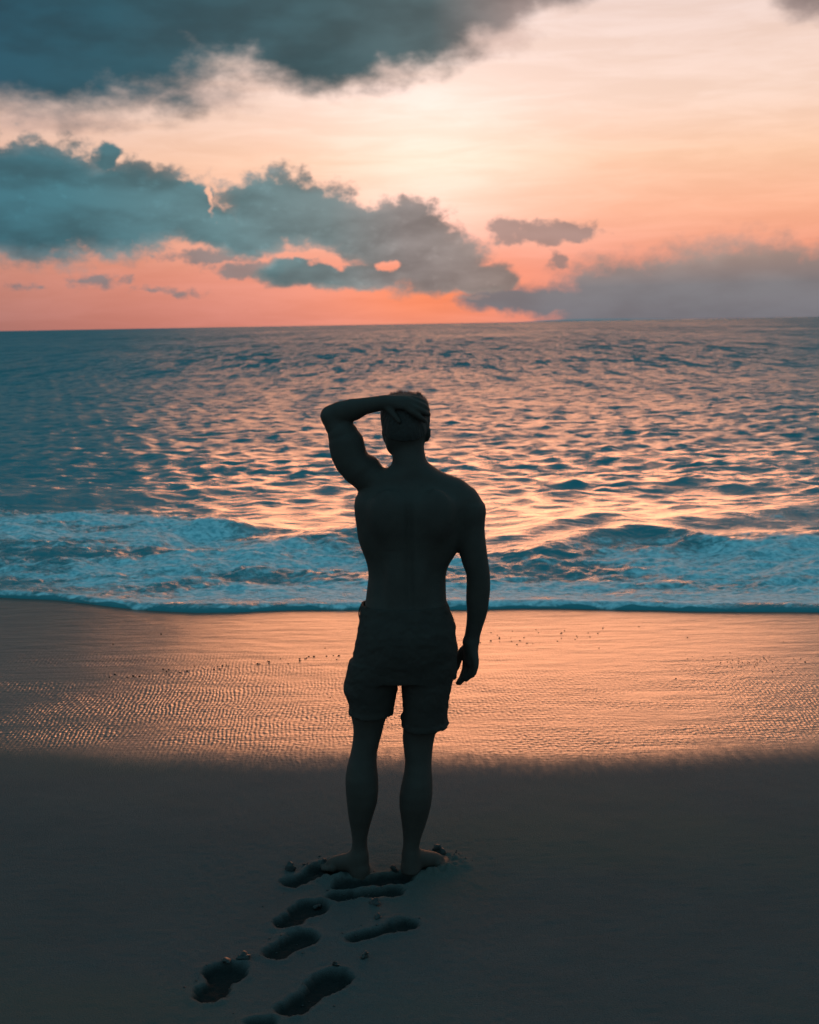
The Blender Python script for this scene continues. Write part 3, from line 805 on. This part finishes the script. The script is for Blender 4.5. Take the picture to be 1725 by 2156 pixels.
# shoulder blades, spine furrow, lower back
F.ball((0.035, -0.105, 1.375), (.055, .030, .080), 0.03); F.ball((0.205, -0.108, 1.375), (.052, .030, .080), 0.03)
F.ball((0.06, -0.088, 1.12), (.034, .030, .13), 0.03); F.ball((0.132, -0.088, 1.12), (.034, .030, .13), 0.03)
F.ball((0.108, -0.150, 1.24), (.010, .036, .20), 0.02, cut=True)
# chest on the far side
F.ball((0.04, 0.095, 1.335), (.075, .045, .060), 0.03); F.ball((0.19, 0.095, 1.335), (.075, .045, .060), 0.03)
# head
F.loft(HEADROWS, 0.010, p=2.1)
F.ball((0.080, 0.128, 1.628), (.020, .030, .030), 0.012)                    # nose
F.ball((0.076, 0.148, 1.622), (.013, .014, .011), 0.008)
F.ball((0.083, 0.105, 1.578), (.030, .030, .020), 0.015)                    # chin
F.ball((0.050, 0.128, 1.668), (.016, .012, .010), 0.006, cut=True); F.ball((0.110, 0.135, 1.666), (.016, .012, .010), 0.006, cut=True)
F.ball((0.078, 0.128, 1.600), (.024, .014, .0045), 0.004, cut=True)         # mouth
F.chain([(0.179, 0.022, 1.664, .0075), (0.1835, 0.012, 1.655, .0072), (0.1835, 0.012, 1.635, .0070), (0.177, 0.026, 1.619, .0070)], 0.006, 1.5)
F.ball((0.1735, 0.028, 1.642), (.009, .020, .026), 0.006)
F.chain([(0.024, 0.062, 1.656, .0070), (0.0215, 0.054, 1.645, .0068), (0.0245, 0.054, 1.628, .0066), (0.031, 0.062, 1.612, .0068)], 0.006, 1.5)
F.ball((0.029, 0.064, 1.634), (.008, .018, .024), 0.006)
# hands
for H_ in (HAND_A, HAND_B):
    for nme, P_ in H_.items(): F.chain(P_, 0.006)
F.chain([(0.030, -.050, 1.759, .0165), (0.075, -.062, 1.763, .0175), (0.108, -.073, 1.762, .0155)], 0.012, 1.0)
F.chain([(0.3255, .038, .860, .021), (0.325, .040, .830, .0225), (0.323, .038, .803, .019)], 0.014, 1.25)
F.chain([(0.3267, .036, .872, .0275), (0.3258, .038, .855, .025)], 0.012, 1.0)
# feet: heel, arch, ball, toes
for hx, hy, tx, ty, sgn in ((-0.100, -0.002, -0.212, 0.066, -1), (0.094, 0.012, 0.205, 0.092, 1)):
    ux, uy = tx - hx, ty - hy; L_ = math.hypot(ux, uy); ux /= L_; uy /= L_; nx_, ny_ = -uy, ux
    def fp(s_, w_, z_, r_): return (hx + ux * s_ + nx_ * w_, hy + uy * s_ + ny_ * w_, z_, r_)
    F.chain([fp(-.010, 0, .024, .030), fp(.030, 0, .040, .031), fp(.078, 0, .030, .027), fp(.125, 0, .018, .022)], 0.018)
    F.chain([fp(.0, 0, .07, .030), fp(.045, 0, .048, .028), fp(.10, 0, .028, .023)], 0.02)
    inner = -sgn                                   # side of the big toe
    for q, (w_, s0, r_) in enumerate(((.030, .172, .0125), (.012, .178, .0095), (-.004, .172, .0090), (-.018, .162, .0085), (-.031, .148, .0085))):
        F.chain([fp(.105, w_ * inner * -1 * .8, .014, .016), fp(s0 - .030, w_ * inner * -1, .009, r_ * 1.0), fp(s0 - .004, w_ * inner * -1, .006, r_ * .9)], 0.007)
Vb, Fb = surface_nets(F)
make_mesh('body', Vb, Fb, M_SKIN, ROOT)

# ---- hair: a cropped cap over the skull with single tufts standing off it
FH = Field((0.0, -0.10, 1.60), (0.20, 0.16, 1.83), 0.004)
sl, d = FH.d_loft(HEADROWS, 0.0045, 2.1)
gx_, gy_, gz_ = FH.grid(sl)
cutz = 1.640 + 0.055 * sstep(0.04, 0.12, gy_) - 0.020 * sstep(0.0, -0.06, gy_)
FH.D[sl] = np.maximum(d, cutz - gz_)
Vh, Fh = surface_nets(FH)
nz = fbm(Vh[:, 0] * 130, Vh[:, 1] * 130 + Vh[:, 2] * 90, 91, 2) * 0.0022
cc = np.array([0.101, 0.03, 1.69]); dirv = Vh - cc; dirv /= np.linalg.norm(dirv, axis=1)[:, None]
Vh = Vh + dirv * nz[:, None]
tv, tf = [], []
pick = rng.choice(np.where(Vh[:, 2] > 1.745)[0], 750)
for i in pick:
    p = Vh[i]; L_ = rng.uniform(.004, .012)
    if abs(p[0] - 0.088) < 0.012 and p[2] > 1.78: L_ += .006
    d_ = dirv[i] + rng.normal(0, .35, 3); d_ /= np.linalg.norm(d_)
    s_ = np.cross(d_, (0.3, 0.9, 0.1)); s_ /= np.linalg.norm(s_); s2_ = np.cross(d_, s_)
    o_ = len(Vh) + len(tv); w_ = .0011
    tv += [p - d_ * .002 + s_ * w_, p - d_ * .002 - s_ * w_ * .5 + s2_ * w_ * .87, p - d_ * .002 - s_ * w_ * .5 - s2_ * w_ * .87, p + d_ * L_]
    tf += [(o_, o_ + 1, o_ + 3, o_ + 3), (o_ + 1, o_ + 2, o_ + 3, o_ + 3), (o_ + 2, o_, o_ + 3, o_ + 3)]
Vt = np.concatenate([Vh, np.array(tv)])
me = bpy.data.meshes.new('hair')
me.from_pydata(Vt.tolist(), [], [tuple(q) for q in Fh.tolist()] + [q[:3] for q in tf])
me.materials.append(M_HAIR)
me.polygons.foreach_set('use_smooth', np.ones(len(me.polygons), bool))
hair = bpy.data.objects.new('hair', me); col.objects.link(hair); hair.parent = ROOT

# ---- shorts
FS = Field((-0.18, -0.22, 0.54), (0.32, 0.20, 1.06), 0.0048)
FS.loft(SHORTS_HIP, 0.0, p=2.2)
FS.loft(SHORTS_A, 0.012, p=2.15); FS.loft(SHORTS_B, 0.012, p=2.15)
# rolled, frayed hems
FS.loft([(z_, c_, r_ + .0035, y_, q_ + .0035) for z_, c_, r_, y_, q_ in SHORTS_A[:1]] + [(SHORTS_A[0][0] + .016, SHORTS_A[0][1] + .001, SHORTS_A[0][2] + .0045, .006, .0985)], 0.004, p=2.15)
FS.loft([(z_, c_, r_ + .0035, y_, q_ + .0035) for z_, c_, r_, y_, q_ in SHORTS_B[:1]] + [(SHORTS_B[0][0] + .020, SHORTS_B[0][1] - .001, SHORTS_B[0][2] + .003, .006, .1025)], 0.004, p=2.15)
FS.chain([(0.2265, .0, .590, .010), (0.236, .0, .578, .007), (0.228, .0, .564, .008)], 0.004)
FS.chain([(0.074, .0, .612, .009), (0.071, .0, .600, .007)], 0.005)
FS.ball((-0.128, 0.0, 0.716), (.012, .05, .036), 0.01)
FS.ball((0.2615, 0.01, 0.775), (.012, .05, .030), 0.01)
# waistband turned over a little
FS.loft([(1.004, .0875, .164, -.004, .134), (1.022, .0855, .1600, -.001, .1325), (1.030, .0845, .1585, 0, .131)], 0.003, p=2.2)
# open at waist and hems
def carve(R, z0, z1, thick):
    R2 = [(z_, c_, max(r_ - thick, .01), y_, max(q_ - thick, .01)) for z_, c_, r_, y_, q_ in R]
    R2 = [(R2[0][0] - .05,) + R2[0][1:]] + R2 + [(R2[-1][0] + .05,) + R2[-1][1:]]
    sl, d = FS.d_loft(R2, 0.0, 2.15)
    gz_ = FS.grid(sl)[2]
    d = np.maximum(d, np.maximum(z0 - gz_, gz_ - z1))
    FS.D[sl] = np.maximum(FS.D[sl], -d)
carve(SHORTS_A, 0.5, 0.655, .0075); carve(SHORTS_B, 0.5, 0.605, .0075); carve(SHORTS_HIP, 1.012, 1.2, .008)
Vs, Fs = surface_nets(FS)
ang = np.arctan2(Vs[:, 1], Vs[:, 0] - 0.08)
fold = fbm(ang * 3.0 + Vs[:, 2] * 6, Vs[:, 2] * 24, 95, 3) * 0.0042 + fbm(Vs[:, 0] * 60 + 3, Vs[:, 2] * 75 + Vs[:, 1] * 40, 97, 2) * 0.0022
lower = sstep(0.66, 0.60, Vs[:, 2])
out_ = np.stack([np.cos(ang), np.sin(ang), ang * 0], 1)
Vs = Vs + out_ * fold[:, None]
Vs[:, 2] += lower * fbm(Vs[:, 0] * 55, Vs[:, 1] * 55, 99, 2) * 0.006
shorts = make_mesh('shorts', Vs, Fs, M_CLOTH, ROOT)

def tube(name, P, mat, parent, ns=8):
    P = np.array(P, float); vv, ff = [], []
    for i in range(len(P)):
        d_ = P[min(i + 1, len(P) - 1), :3] - P[max(i - 1, 0), :3]; d_ /= np.linalg.norm(d_)
        s_ = np.cross(d_, (0, 1, 0)); s_ /= np.linalg.norm(s_); u_ = np.cross(d_, s_)
        for j in range(ns):
            a_ = 2 * math.pi * j / ns; vv.append(P[i, :3] + P[i, 3] * (math.cos(a_) * s_ + math.sin(a_) * u_))
    for i in range(len(P) - 1):
        for j in range(ns):
            ff.append((i * ns + j, i * ns + (j + 1) % ns, (i + 1) * ns + (j + 1) % ns, (i + 1) * ns + j))
    return make_mesh(name, vv, ff, mat, parent)
Pd = np.array(DRAW); tt_ = np.linspace(0, len(Pd) - 1, 24)
tube('drawstring', np.stack([np.interp(tt_, np.arange(len(Pd)), Pd[:, c_]) for c_ in range(4)], 1), M_CLOTH, shorts)

# ================================================================== LOOSE SAND
def clod_mesh(seed):
    import bmesh
    bm = bmesh.new(); bmesh.ops.create_icosphere(bm, subdivisions=3, radius=1.0)
    co = np.array([v.co[:] for v in bm.verts])
    n_ = fbm(co[:, 0] * 1.6 + seed * 5, co[:, 1] * 1.6 + co[:, 2] * 1.3, 200 + seed, 3) * 0.70 + fbm(co[:, 0] * 5, co[:, 1] * 5 + co[:, 2] * 4, 210 + seed, 2) * 0.22
    co *= (1 + n_)[:, None]
    for v, c_ in zip(bm.verts, co): v.co = c_
    me = bpy.data.meshes.new('sand_clod'); bm.to_mesh(me); bm.free()
    me.polygons.foreach_set('use_smooth', np.ones(len(me.polygons), bool))
    me.materials.append(M_DARK)
    return me
clods = [clod_mesh(i) for i in range(4)]
CLODS = [
    (-0.565, 4.083, .0217, 'damp sand clod beside the print at the lower left, the wider of two there'),
    (-0.618, 4.059, .0154, 'small damp sand clod touching the print at the lower left'),
    (-0.352, 4.499, .0153, 'damp sand clod right above the upper of two prints in line'),
    (-0.148, 4.475, .0202, 'flat damp sand clod just below the long print in front of the feet'),
    (-0.132, 4.360, .0132, 'damp sand clod at the upper edge of the slim print on the right'),
    (-0.262, 4.016, .0122, 'small damp sand clod above the largest print nearest the camera'),
    (-0.169, 4.075, .0154, 'damp sand clod below the heel of the slim print on the right'),
    (0.088, 4.890, .0238, 'large dark sand clod beyond the toes of the right foot'),
    (0.051, 4.868, .0109, 'small sand clod between the right foot and the large clod'),
    (-0.475, 4.784, .0216, 'dark sand clod at the far left, by the print beside the left foot'),
    (-0.343, 4.809, .0163, 'sand clod between the left foot and the print beside it'),
    (-0.080, 4.750, .0178, 'sand clod pushed up at the heel of the right foot')]
for i, (x_, y_, r_, lab) in enumerate(CLODS):
    o = bpy.data.objects.new('sand_clod', clods[i % 4]); col.objects.link(o)
    zz = float(sand_z(np.array([x_]), np.array([y_]))[0])
    o.location = (x_, y_, zz + r_ * 0.30); o.scale = (r_, r_ * 0.85, r_ * 0.50); o.rotation_euler = (0.2 * i, 0.1 * i, 1.7 * i)
    tag(o, lab, 'sand clod', 'clods kicked up round the footprints')

def scatter(name, pts, mat, label):
    vv, ff = [], []
    base_v = np.array([(1, 0, 0), (-1, 0, 0), (0, 1, 0), (0, -1, 0), (0, 0, 1), (0, 0, -1)], float)
    base_f = [(0, 2, 4), (2, 1, 4), (1, 3, 4), (3, 0, 4), (2, 0, 5), (1, 2, 5), (3, 1, 5), (0, 3, 5)]
    for x_, y_, r_ in pts:
        o_ = len(vv); zz = float(sand_z(np.array([x_]), np.array([y_]))[0]); a_ = rng.uniform(0, 6.28)
        R_ = np.array([(math.cos(a_), -math.sin(a_), 0), (math.sin(a_), math.cos(a_), 0), (0, 0, 1)])
        for q in base_v: vv.append(R_ @ (q * r_ * rng.uniform(.7, 1.2, 3) * np.array([1, 1, .6])) + (x_, y_, zz + r_ * .25))
        ff += [tuple(o_ + k_ for k_ in q) for q in base_f]
    return tag(make_mesh(name, vv, ff, mat), label, kind='stuff')
pts = []
for i in range(70):                                            # crumbs round the feet and prints
    j = rng.integers(0, len(PRINTS)); a_ = rng.uniform(0, 6.28)
    tq = rng.uniform(0, 1); ax_, ay_, bx_, by_, r_, _ = PRINTS[j]
    R_ = r_ + abs(rng.normal(.02, .025))
    pts.append((ax_ + tq * (bx_ - ax_) + R_ * math.cos(a_), ay_ + tq * (by_ - ay_) + R_ * math.sin(a_), rng.uniform(.002, .006)))
for i in range(60):
    s_ = rng.choice([0, 1]); fx, fy = FEET_XY[1 + 2 * s_]
    pts.append((fx + rng.normal(0, .05), fy + .05 + rng.normal(0, .03), rng.uniform(.0025, .008)))
for i in range(260):                                           # stray grains over the upper beach
    pts.append((rng.uniform(-1.6, 1.6), rng.uniform(3.5, 5.9), rng.uniform(.0008, .0022)))
scatter('sand_crumbs', pts, M_DARK, 'loose crumbs of damp sand round the prints and feet')
m, t, b = new_mat('dark wet pebble')
b.inputs['Base Color'].default_value = (0.018, 0.017, 0.016, 1); b.inputs['Roughness'].default_value = 0.45
M_PEB = m
pts = []
for i in range(46):                                            # wrack line of pebbles left of the man
    u_ = rng.uniform(0, 1)
    pts.append((-1.75 + 1.5 * u_ + rng.normal(0, .04), 7.60 + .50 * u_ + rng.normal(0, .05), rng.uniform(.004, .010)))
for i in range(60):
    pts.append((rng.normal(1.95, .17), 7.75 + rng.normal(0, .08), rng.uniform(.002, .0055)))
for i in range(30):
    pts.append((rng.normal(.75, .28), 8.5 + rng.normal(0, .12), rng.uniform(.004, .008)))
for i in range(18):
    pts.append((rng.uniform(-2.6, 2.6), rng.uniform(6.3, 9.0), rng.uniform(.003, .007)))
scatter('pebbles', pts, M_PEB, 'tiny dark pebbles scattered on the wet sand')

# ------------------------------------------------------------------ far headland on the horizon
m, t, b = new_mat('distant land')
b.inputs['Base Color'].default_value = (0.55, 0.50, 0.50, 1); b.inputs['Roughness'].default_value = 1.0  # pale base colour stands in for haze over the distance
b.inputs['Specular IOR Level'].default_value = 0.0
na, nb = 90, 12
azs = np.linspace(3.6, 13.5, na); R0 = 16000.0
vv = []
for j in range(nb):
    q = j / (nb - 1.0)
    for i, a_ in enumerate(azs):
        u_ = i / (na - 1.0)
        prof = 32 * math.sin(math.pi * min(1, u_ * 1.15)) ** 1.2 * (0.75 + 0.35 * float(fbm(np.array([u_ * 7.0]), np.array([2.0]), 301, 4)[0]))
        r_ = R0 + 1600 * q
        vv.append((r_ * math.sin(math.radians(a_)), r_ * math.cos(math.radians(a_)), -4 + max(0.0, prof) * math.sin(math.pi * q)))
ii = [(j * na + i) for j in range(nb - 1) for i in range(na - 1)]
tag(make_mesh('headland', vv, [(k_, k_ + 1, k_ + na + 1, k_ + na) for k_ in ii], m), 'low faint headland on the horizon', kind='structure')
